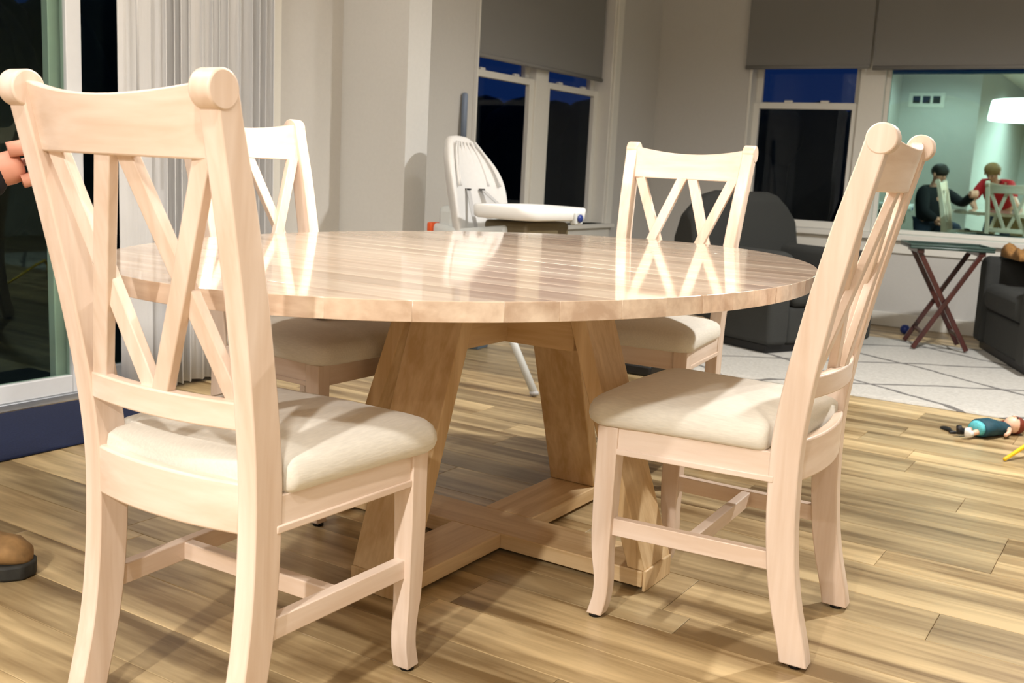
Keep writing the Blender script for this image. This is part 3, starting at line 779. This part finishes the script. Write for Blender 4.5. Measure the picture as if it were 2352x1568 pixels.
# ------------------------------------------------------------------ high chair
def high_chair():
    e = empty('high_chair', (-2.62, 4.02, 0), R(-6))       # faces local +x
    # padded back
    bm = B(); rings = []
    for i in range(15):
        t = i / 14; z = 0.60 + 0.505 * t
        hw = 0.192 * (1 - max(0, (t - 0.45) / 0.55) ** 2.4 * 0.70) * (0.86 + 0.14 * min(1, t * 3))
        x0 = -0.155 - 0.10 * t - 0.02 * t * t
        hw = max(hw, 0.02); th = 0.05 * (1 if t < 0.9 else 0.75)
        ring = []
        for k in range(20):
            a = 2 * math.pi * k / 20
            cy_, sx_ = math.cos(a), math.sin(a)
            yy = hw * math.copysign(abs(cy_) ** 0.8, cy_)
            # wings curl forward at the sides
            ring.append((x0 + th * sx_ + 0.075 * (yy / 0.165) ** 2, yy, z))
        rings.append(ring)
    loft(bm, rings); pad = obj('back_pad', bm, 'hcw', e, True, sub=1)
    bm = B()
    for k in range(-3, 4):
        pts = []
        for i in range(8):
            t = 0.55 + 0.40 * i / 7; hw = 0.190 * (1 - max(0, (t - 0.45) / 0.55) ** 2.2 * 0.72)
            yy = k / 3.6 * hw * 0.95
            pts.append((-0.155 - 0.10 * t - 0.02 * t * t + 0.047 + 0.075 * (yy / 0.165) ** 2, yy, 0.60 + 0.50 * t))
        tube(bm, pts, 0.006, 6)
    obj('quilted_rib', bm, 'hcw', pad, True)
    bm = B(); box(bm, (-0.24, -0.15, 0.56), (-0.13, 0.15, 0.78)); obj('back_shell', bm, 'hcg', e, bevel=0.03, seg=3)
    # seat
    bm = B(); box(bm, (-0.17, -0.145, 0.50), (0.13, 0.145, 0.575)); obj('seat_pad', bm, 'hcw', e, bevel=0.03, seg=3)
    bm = B()
    loft(bm, [[(-0.26, s * 0.175, 0.46), (0.10, s * 0.175, 0.46), (0.20, s * 0.175, 0.60), (0.19, s * 0.175, 0.72), (-0.10, s * 0.175, 0.68), (-0.25, s * 0.175, 0.70)] for s in (-1, 1)])
    obj('seat_shell', bm, 'hcg', e, bevel=0.02, seg=3)
    # dark underside of the tray
    bm = B(); box(bm, (0.05, -0.16, 0.60), (0.30, 0.16, 0.735)); obj('tray_mount', bm, 'hcd', e, bevel=0.02, seg=3)
    # tray
    bm = B(); rings = []
    def rr(hx, hy, r, z, cx=0.19):
        p = []
        for (sx, sy, a0) in ((1, 1, 0), (-1, 1, 90), (-1, -1, 180), (1, -1, 270)):
            for i in range(6):
                a = R(a0 + 90 * i / 5); p.append((cx + sx * (hx - r) + r * math.cos(a), sy * (hy - r) + r * math.sin(a), z))
        return p
    for hx, hy, z in ((0.165, 0.225, 0.745), (0.175, 0.235, 0.752), (0.178, 0.238, 0.795), (0.172, 0.232, 0.803), (0.155, 0.215, 0.800), (0.148, 0.208, 0.775), (0.14, 0.2, 0.770)):
        rings.append(rr(hx, hy, 0.08, z))
    loft(bm, rings); tr = obj('tray', bm, 'hct', e, True)
    bm = B(); box(bm, (0.345, 0.09, 0.728), (0.378, 0.15, 0.785)); obj('release_button', bm, 'hcg', tr, bevel=0.008, seg=3)
    bm = B(); tube(bm, [(0.379, 0.12, 0.757), (0.385, 0.12, 0.757)], 0.018, 16); obj('release_dial', bm, 'blue', tr, True)
    # harness
    bm = B(); bar(bm, (-0.14, -0.05, 0.86), (-0.02, -0.10, 0.62), (0, 1, 0), 0.025, 0.003); bar(bm, (-0.14, 0.05, 0.86), (0.04, 0.14, 0.70), (0, 1, 0), 0.025, 0.003)
    obj('harness_strap', bm, 'strap', e)
    for s in (-1, 1):
        bm = B(); box(bm, (-0.150, s * 0.05 - 0.012, 0.855), (-0.132, s * 0.05 + 0.012, 0.862)); obj('strap_slot', bm, 'black', pad)
    # legs
    for sx, sy in ((1, -1), (1, 1), (-1, -1), (-1, 1)):
        bm = B(); foot = (0.43, -0.22, 0.018) if (sx, sy) == (1, -1) else (sx * 0.40 - (0.03 if sx < 0 else 0), sy * 0.22, 0.018)
        tube(bm, [(sx * 0.06, sy * 0.165, 0.52), foot], 0.017, 12); obj('leg', bm, 'hcg', e, True)
        bm = B(); ball(bm, (foot[0], foot[1], 0.0145), (0.022, 0.02, 0.014), 12, 8); obj('foot_cap', bm, 'strap', e, True)
    bm = B(); box(bm, (-0.265, -0.19, 0.645), (-0.235, -0.12, 0.70)); obj('recline_lever', bm, 'orange', e, bevel=0.008)
    bm = B(); tube(bm, [(0.0, -0.178, 0.62), (0.0, -0.195, 0.62)], 0.05, 20); obj('side_hub', bm, 'hct', e, True)
    tag(e, 'white padded high chair with light grey frame and white tray', 'high chair')
high_chair()

# bin behind the high chair, a red toy in it
e = empty('storage_bin', (-3.10, 4.56, 0), R(8))
bm = B()
outer = [(-0.07, -0.06), (0.07, -0.06), (0.07, 0.06), (-0.07, 0.06)]
loft(bm, [[(x, y, 0.001) for x, y in outer], [(x * 1.08, y * 1.08, 0.12) for x, y in outer], [(x * 1.0, y * 1.0, 0.12) for x, y in outer], [(x * 0.9, y * 0.9, 0.012) for x, y in outer]])
obj('body', bm, 'bin', e, bevel=0.012, seg=3)
bm = B(); tube(bm, [(-0.03, -0.063, 0.09), (-0.03, -0.075, 0.07), (0.03, -0.075, 0.07), (0.03, -0.063, 0.09)], 0.005, 8); obj('handle', bm, 'black', e, True)
tag(e, 'grey-blue soft storage bin on the floor behind the high chair', 'bin')
bm = B(); tube(bm, [(-3.09, 4.565, 0.016), (-3.08, 4.57, 0.13)], [0.016, 0.014], 14); ball(bm, (-3.079, 4.57, 0.145), 0.03, 14, 10)
tag(obj('rattle_toy', bm, 'red', None, True), 'red toy sticking out of the grey-blue bin', 'toy')

# mop leaning on the wall behind the high chair
e = empty('mop', (0, 0, 0))
bm = B(); tube(bm, [(-3.235, 4.83, 0.04), (-3.445, 4.895, 1.13)], 0.011, 12); obj('pole', bm, 'hcw', e, True)
bm = B(); tube(bm, [(-3.4445, 4.895, 1.125), (-3.456, 4.91, 1.36), (-3.457, 4.911, 1.37)], [0.017, 0.017, 0.011], 12); obj('grip', bm, 'grip', e, True)
bm = B(); box(bm, (-3.29, 4.68, 0.002), (-3.18, 4.98, 0.045)); obj('head', bm, 'grip', e, bevel=0.012, seg=3)
tag(e, 'floor mop with blue-grey grip leaning on the wall behind the high chair', 'mop')

# low black box behind the far chair
bm = B(); box(bm, (-2.30, 4.52, 0.001), (-2.02, 4.72, 0.055))
o = obj('flat_case', bm, 'black', None, bevel=0.012, seg=3)
tag(o, 'flat black case on the floor near the corner of the cream rug', 'case')

# ------------------------------------------------------------------ toys near the rug
def doll():
    e = empty('doll', (-0.485, 4.478, 0), R(54)); e.scale = (0.8, 0.8, 0.8)        # lies along local x, head at +x
    bm = B(); rings = []
    for x, ry, rz in ((-0.115, 0.062, 0.038), (-0.10, 0.068, 0.044), (-0.04, 0.058, 0.046), (0.02, 0.040, 0.038), (0.06, 0.036, 0.034), (0.085, 0.03, 0.028)):
        rings.append([(x, ry * math.cos(2 * math.pi * k / 18) * (1 + 0.05 * math.sin(5 * k)), 0.002 + rz + rz * math.sin(2 * math.pi * k / 18)) for k in range(18)])
    loft(bm, rings); obj('dress', bm, 'teal', e, True)
    bm = B(); rings = []
    for x, r in ((-0.135, 0.034), (-0.112, 0.046)):
        rings.append([(x, r * 1.2 * math.cos(2 * math.pi * k / 18), 0.045 + r * 0.85 * math.sin(2 * math.pi * k / 18)) for k in range(18)])
    loft(bm, rings); obj('petticoat', bm, 'aqua', e, True)
    for s in (-1, 1):
        bm = B(); tube(bm, [(-0.11, s * 0.02, 0.035), (-0.15, s * 0.022, 0.03), (-0.185, s * 0.024, 0.024)], [0.015, 0.014, 0.012], 10); obj('leg', bm, 'dskin', e, True)
        bm = B(); tube(bm, [(-0.175, s * 0.024, 0.026), (-0.20, s * 0.026, 0.026), (-0.208, s * 0.028, 0.055)], [0.017, 0.019, 0.013], 10); obj('shoe', bm, 'black' if s > 0 else 'hct', e, True)
        bm = B(); tube(bm, [(0.06, s * 0.035, 0.04), (0.03, s * 0.062, 0.03), (0.0, s * 0.07, 0.02)], [0.013, 0.010, 0.009], 10); obj('arm', bm, 'dskin', e, True)
    bm = B(); ball(bm, (0.125, 0.005, 0.05), (0.046, 0.042, 0.044), 18, 12); tube(bm, [(0.075, 0, 0.035), (0.10, 0, 0.04)], 0.014, 10); ball(bm, (0.122, 0.0, 0.095), (0.006, 0.006, 0.006), 8, 6)
    hd = obj('head', bm, 'dskin', e, True)
    bm = B(); ball(bm, (0.148, 0.008, 0.046), (0.046, 0.05, 0.046), 18, 12)
    tube(bm, [(0.16, 0.03, 0.05), (0.18, 0.075, 0.035), (0.15, 0.12, 0.02), (0.12, 0.14, 0.014)], [0.03, 0.024, 0.018, 0.008], 10); obj('hair', bm, 'hair', hd, True)
    bm = B()
    for s in (-1, 1): ball(bm, (0.13, s * 0.016, 0.091), (0.007, 0.006, 0.004), 8, 6)
    obj('eye', bm, 'black', hd, True)
    tag(e, 'fashion doll in a dark teal dress lying on the planks by the rug edge', 'doll')
doll()
e = empty('toy_wand', (0, 0, 0))
bm = B(); tube(bm, [(-0.395, 4.07, 0.008), (-0.30, 4.28, 0.075), (-0.245, 4.40, 0.115)], [0.007, 0.009, 0.009], 10); obj('shaft', bm, 'yellow', e, True)
bm = B(); tube(bm, [(-0.245, 4.40, 0.115), (-0.20, 4.50, 0.14), (-0.16, 4.55, 0.10), (-0.15, 4.56, 0.012)], 0.009, 10); obj('crook', bm, 'yellow', e, True)
tag(e, 'thin yellow plastic stick propped beside the doll', 'toy')
bm = B(); rings = []
for t in range(9):
    u = t / 8; x = -0.045 + 0.09 * u; w_ = 0.018 * (0.6 + 0.4 * math.cos(2.2 * math.pi * (u - 0.15))) + 0.004
    rings.append([(x, w_ * math.cos(2 * math.pi * k / 12), 0.006 + 0.0055 * math.sin(2 * math.pi * k / 12)) for k in range(12)])
loft(bm, rings)
o = obj('toy_shoe_sole', bm, 'black', None, True, loc=(-0.645, 4.425, 0)); o.rotation_euler = (0, 0, R(-55))
tag(o, 'tiny black toy piece on the planks beyond the doll feet', 'toy')
bm = B(); ball(bm, (-1.40, 7.21, 0.032), 0.032, 20, 14)
tag(obj('toy_ball', bm, 'blue', None, True), 'small blue ball on the floor by the wall behind the tray table', 'ball')

# ------------------------------------------------------------------ people
def skin_mesh(name, pts, edges, mat, parent, sub=2):
    """pts: {key: ((x,y,z), rx, ry)}"""
    keys = list(pts); idx = {k: i for i, k in enumerate(keys)}
    me = bpy.data.meshes.new(name)
    me.from_pydata([pts[k][0] for k in keys], [(idx[a], idx[b]) for a, b in edges], [])
    me.materials.append(MT[mat])
    o = bpy.data.objects.new(name, me); COL.objects.link(o); o.parent = parent
    sk = o.modifiers.new('skin', 'SKIN'); sk.use_smooth_shade = True
    for i, k in enumerate(keys):
        v = me.skin_vertices[0].data[i]; v.radius = (pts[k][1], pts[k][2]); v.use_root = (i == 0)
    s = o.modifiers.new('subd', 'SUBSURF'); s.levels = sub; s.render_levels = sub
    return o

def lerp(a, b, t): return tuple(a[i] + (b[i] - a[i]) * t for i in range(3))

def person(loc, rz, J, label, shirt, hair, sleeve, shoes='boot', head_dir=(0, 1, 0), fist=False):
    """J: joints in a frame where the figure faces +y"""
    e = empty('person', (loc[0], loc[1], 0), rz)
    P = {}; E = []
    def add(k, p, r, r2=None): P[k] = (p, r, r2 or r)
    add('pelvis', J['pelvis'], 0.145, 0.105); add('waist', lerp(J['pelvis'], J['chest'], 0.45), 0.135, 0.095)
    add('chest', J['chest'], 0.155, 0.11); add('neck0', J['neck'], 0.06); add('head0', lerp(J['neck'], J['head'], 0.55), 0.055)
    E += [('pelvis', 'waist'), ('waist', 'chest'), ('chest', 'neck0'), ('neck0', 'head0')]
    add('skull', J['head'], 0.085, 0.10); add('crown', lerp(J['neck'], J['head'], 1.45), 0.06, 0.075); E += [('head0', 'skull'), ('skull', 'crown')]
    for s in 'lr':
        add('sh' + s, J['sh' + s], 0.065); add('el' + s, J['el' + s], 0.047); add('fa' + s, lerp(J['el' + s], J['ha' + s], 0.3), 0.046); add('wr' + s, J['ha' + s], 0.03)
        E += [('chest', 'sh' + s), ('sh' + s, 'el' + s), ('el' + s, 'fa' + s), ('fa' + s, 'wr' + s)]
        d_ = (Vector(J['ha' + s]) - Vector(J['el' + s])).normalized()
        pm = Vector(J['ha' + s]) + d_ * 0.07
        add('pm' + s, tuple(pm), 0.058 if fist else 0.034, 0.052 if fist else 0.02); E.append(('wr' + s, 'pm' + s))
        add('hip' + s, J['hip' + s], 0.09); add('kn' + s, J['kn' + s], 0.058); add('cf' + s, lerp(J['kn' + s], J['an' + s], 0.35), 0.056); add('an' + s, J['an' + s], 0.04)
        E += [('pelvis', 'hip' + s), ('hip' + s, 'kn' + s), ('kn' + s, 'cf' + s), ('cf' + s, 'an' + s)]
    body = skin_mesh('body', P, E, 'skin', e)
    # fingers
    for s in 'lr':
        d_ = (Vector(J['ha' + s]) - Vector(J['el' + s])).normalized()
        side = d_.cross(Vector((0, 0, 1)))
        side = side.normalized() if side.length > 0.2 else Vector((1, 0, 0))
        dn = side.cross(d_)
        pm = Vector(J['ha' + s]) + d_ * 0.075
        for k, (o_, ln) in enumerate(((-0.028, 0.06), (-0.01, 0.075), (0.009, 0.08), (0.027, 0.07))):
            a = pm + side * o_; b = a + d_ * ln * 0.45 - dn * 0.008; c = a + d_ * ln * 0.8 - dn * 0.03
            path, rad_ = [a - d_ * 0.02, a, b, c], [0.0085, 0.009, 0.0085, 0.007]
            if fist:
                a = Vector(J['ha' + s]) + d_ * 0.052 + side * (o_ * 1.15)
                path = [a + dn * 0.036 - d_ * 0.005, a + d_ * 0.040 + dn * 0.028, a + d_ * 0.050 - dn * 0.010, a + d_ * 0.030 - dn * 0.036, a - d_ * 0.006 - dn * 0.034]
                rad_ = [0.016, 0.0195, 0.018, 0.016, 0.014]
            bm = B(); tube(bm, path, rad_, 8); obj('finger', bm, 'skin', e, True)
        a = Vector(J['ha' + s]) + d_ * 0.03 + side * -0.03
        bm = B(); tube(bm, [a, a - side * 0.025 + d_ * 0.025, a - side * 0.03 + d_ * 0.055], [0.011, 0.010, 0.008], 8); obj('thumb', bm, 'skin', e, True)
    # clothes: slightly larger skins over the same joints
    G = 0.022
    keys = ['waist', 'pelvis', 'chest', 'shl', 'shr']
    Q = {'pelvis': (P['pelvis'][0], P['pelvis'][1] + G, P['pelvis'][2] + G)}
    for k in ('waist', 'chest', 'shl', 'shr'): Q[k] = (P[k][0], P[k][1] + G + (0.028 if k in ('waist', 'chest') else 0), P[k][2] + G + (0.032 if k in ('waist', 'chest') else 0))
    Q['collar'] = (lerp(J['chest'], J['neck'], 0.8), 0.075, 0.075)
    EE = [('pelvis', 'waist'), ('waist', 'chest'), ('chest', 'collar'), ('chest', 'shl'), ('chest', 'shr')]
    for s in 'lr':
        Q['ua' + s] = (lerp(J['sh' + s], J['el' + s], min(sleeve, 1.0) * 0.5), 0.075, 0.075); Q['cu' + s] = (lerp(J['sh' + s], J['el' + s], min(1.0, sleeve)), 0.064, 0.064)
        EE += [('sh' + s, 'ua' + s), ('ua' + s, 'cu' + s)]
        if sleeve > 1:
            Q['fc' + s] = (lerp(J['el' + s], J['ha' + s], sleeve - 1), 0.056, 0.056); EE.append(('cu' + s, 'fc' + s))
    skin_mesh('shirt', Q, EE, shirt, e)
    T = {'pelvis': (P['pelvis'][0], 0.135, 0.125), 'belt': (lerp(J['pelvis'], J['chest'], 0.3), 0.15, 0.13)}; EE = [('pelvis', 'belt')]
    for s in 'lr':
        T['hip' + s] = (J['hip' + s], 0.108, 0.108); T['kn' + s] = (J['kn' + s], 0.078, 0.078); T['an' + s] = (J['an' + s], 0.066, 0.066)
        EE += [('pelvis', 'hip' + s), ('hip' + s, 'kn' + s), ('kn' + s, 'an' + s)]
    skin_mesh('trousers', T, EE, 'jeans', e)
    for s in 'lr':
        x, y, z = J['an' + s]; ang = J.get('toe' + s, 0.0)
        m_ = Matrix.Translation((x, y, 0)) @ Matrix.Rotation(ang, 4, 'Z')
        def sect(yv, wv, z0, z1): return [m_ @ Vector((wv * math.cos(2 * math.pi * k / 16), yv, z0 + (z1 - z0) * (0.5 + 0.5 * math.sin(2 * math.pi * k / 16)))) for k in range(16)]
        bm = B(); loft(bm, [sect(-0.075, 0.022, 0.03, 0.09), sect(-0.06, 0.036, 0.025, 0.13), sect(0.0, 0.045, 0.025, 0.14), sect(0.05, 0.048, 0.025, 0.12), sect(0.12, 0.052, 0.025, 0.098), sect(0.17, 0.048, 0.025, 0.09), sect(0.20, 0.032, 0.028, 0.07), sect(0.208, 0.012, 0.032, 0.05)])
        tube(bm, [m_ @ Vector((0, -0.01, 0.08)), m_ @ Vector((0, -0.012, 0.2))], [0.055, 0.06], 14)
        up_ = obj('boot', bm, shoes, e, True)
        bm = B(); p_ = [(0.0, -0.085), (0.035, -0.075), (0.044, -0.02), (0.045, 0.04), (0.056, 0.11), (0.052, 0.17), (0.036, 0.205), (0.0, 0.218)]
        p_ = p_ + [(-a, b) for a, b in reversed(p_[1:-1])]
        loft(bm, [[m_ @ Vector((a, b, zz)) for a, b in p_] for zz in (0.0005, 0.036)]); obj('sole', bm, 'sole', up_, bevel=0.006)
    # head details
    h = Vector(J['head']); f = Vector(head_dir).normalized(); u = (Vector(J['head']) - Vector(J['neck'])).normalized()
    f = (f - u * f.dot(u)).normalized(); sd = f.cross(u)
    bm = B(); ball(bm, h + f * 0.10 - u * 0.0, (0.012, 0.014, 0.018), 10, 8); obj('nose', bm, 'skin', e, True)
    for s in (-1, 1):
        bm = B(); ball(bm, h + f * 0.084 + sd * (s * 0.031) + u * 0.024, 0.0085, 10, 8); obj('eye', bm, 'dhair', e, True)
        bm = B(); ball(bm, h + sd * (s * 0.092) + u * 0.01, (0.014, 0.02, 0.03), 10, 8); obj('ear', bm, 'skin', e, True)
    bm = B(); bar(bm, h + f * 0.096 - u * 0.05 - sd * 0.024, h + f * 0.096 - u * 0.05 + sd * 0.024, u, 0.009, 0.006); obj('mouth', bm, 'red', e, bevel=0.002)
    bm = B(); ball(bm, h + u * 0.055 - f * 0.022, (0.104, 0.112, 0.092), 20, 14); obj('hair', bm, hair, e, True)
    tag(e, label, 'person')
    return e
# kneeling figure by the mat; only the elbow and a boot toe reach the view
J1 = dict(pelvis=(0, -0.38, 0.50), chest=(0, -0.34, 0.82), neck=(0, -0.31, 1.02), head=(0, -0.26, 1.14),
          shr=(0.19, -0.29, 0.93), shl=(-0.19, -0.31, 0.93), elr=(0.24, -0.06, 0.80), ell=(-0.25, -0.20, 0.68),
          har=(0.13, 0.157, 0.90), hal=(-0.10, -0.16, 0.60), hipr=(0.10, -0.37, 0.46), hipl=(-0.10, -0.37, 0.45),
          knr=(0.125, 0.0, 0.51), knl=(-0.12, -0.18, 0.085), anr=(0.115, 0.0, 0.11), anl=(-0.12, -0.50, 0.11), toer=0.0, toel=0.0)
person((-2.315, 1.305), R(-57), J1, 'person in black top and brown boots kneeling beside the navy mat', 'shirtk', 'dhair', 2.13, fist=True)
# figure in red bending over, seen mirrored in the picture window
J2 = dict(pelvis=(0, -0.12, 0.78), chest=(0, 0.16, 0.98), neck=(0, 0.32, 1.10), head=(0, 0.40, 1.20),
          shr=(0.17, 0.22, 1.06), shl=(-0.17, 0.22, 1.06), elr=(0.30, 0.36, 0.86), ell=(-0.24, 0.36, 0.84),
          har=(0.42, 0.50, 0.78), hal=(-0.12, 0.52, 0.74), hipr=(0.095, -0.12, 0.70), hipl=(-0.095, -0.12, 0.70),
          knr=(0.12, 0.0, 0.40), knl=(-0.12, 0.0, 0.40), anr=(0.12, -0.08, 0.11), anl=(-0.12, -0.08, 0.11))
person((-1.95, -0.05), R(12), J2, 'person in a red shirt bending forward near the return wall', 'shirtr', 'bhair', 0.95)

# ------------------------------------------------------------------ register on the return wall
e = empty('wall_register', (-3.12, -0.4995, 2.20))
bm = B(); box(bm, (-0.24, 0.0, -0.10), (0.24, 0.008, 0.10)); obj('frame', bm, 'white', e, bevel=0.003)
for k in (-1, 0, 1):
    bm = B(); box(bm, (k * 0.135 - 0.05, 0.0082, -0.045), (k * 0.135 + 0.05, 0.0105, 0.055)); obj('opening', bm, 'counter', e)
tag(e, 'white wall register with three dark openings high on the return wall', 'vent')

# ------------------------------------------------------------------ outside the windows
bm = B(); box(bm, (-40, -25, -0.45), (XW - 0.2, 45, -0.25)); box(bm, (XW - 0.2, YB + 0.2, -0.45), (40, 45, -0.25)); struct(obj('ground_outside', bm, 'grass'))
def hedge(label, a, b, hgt, seed):
    rr_ = random.Random(seed); bm = B()
    a, b = Vector(a), Vector(b); n = int((b - a).length / 0.45)
    for i in range(n):
        p = a.lerp(b, i / (n - 1)); hh = hgt * rr_.uniform(0.94, 1.04)
        ball(bm, (p.x + rr_.uniform(-.3, .3), p.y + rr_.uniform(-.3, .3), hh / 2 - 0.3), (0.85, 0.85, hh / 2 + 0.1), 14, 10)
        ball(bm, (p.x + rr_.uniform(-.5, .5), p.y + rr_.uniform(-.5, .5), hh * 0.75 - 0.25), (0.6, 0.6, hh / 4), 12, 8)
    o = obj('hedge', bm, 'leaf', None, True); o['kind'] = 'stuff'
    tag(o, label, 'hedge')
hedge('dark hedge outside beyond the sliding door', (-13, -4, 0), (-13, 12, 0), 3.2, 1)
hedge('dark hedge outside beyond the wide window', (-30, 17, 0), (10, 17, 0), 2.5, 2)
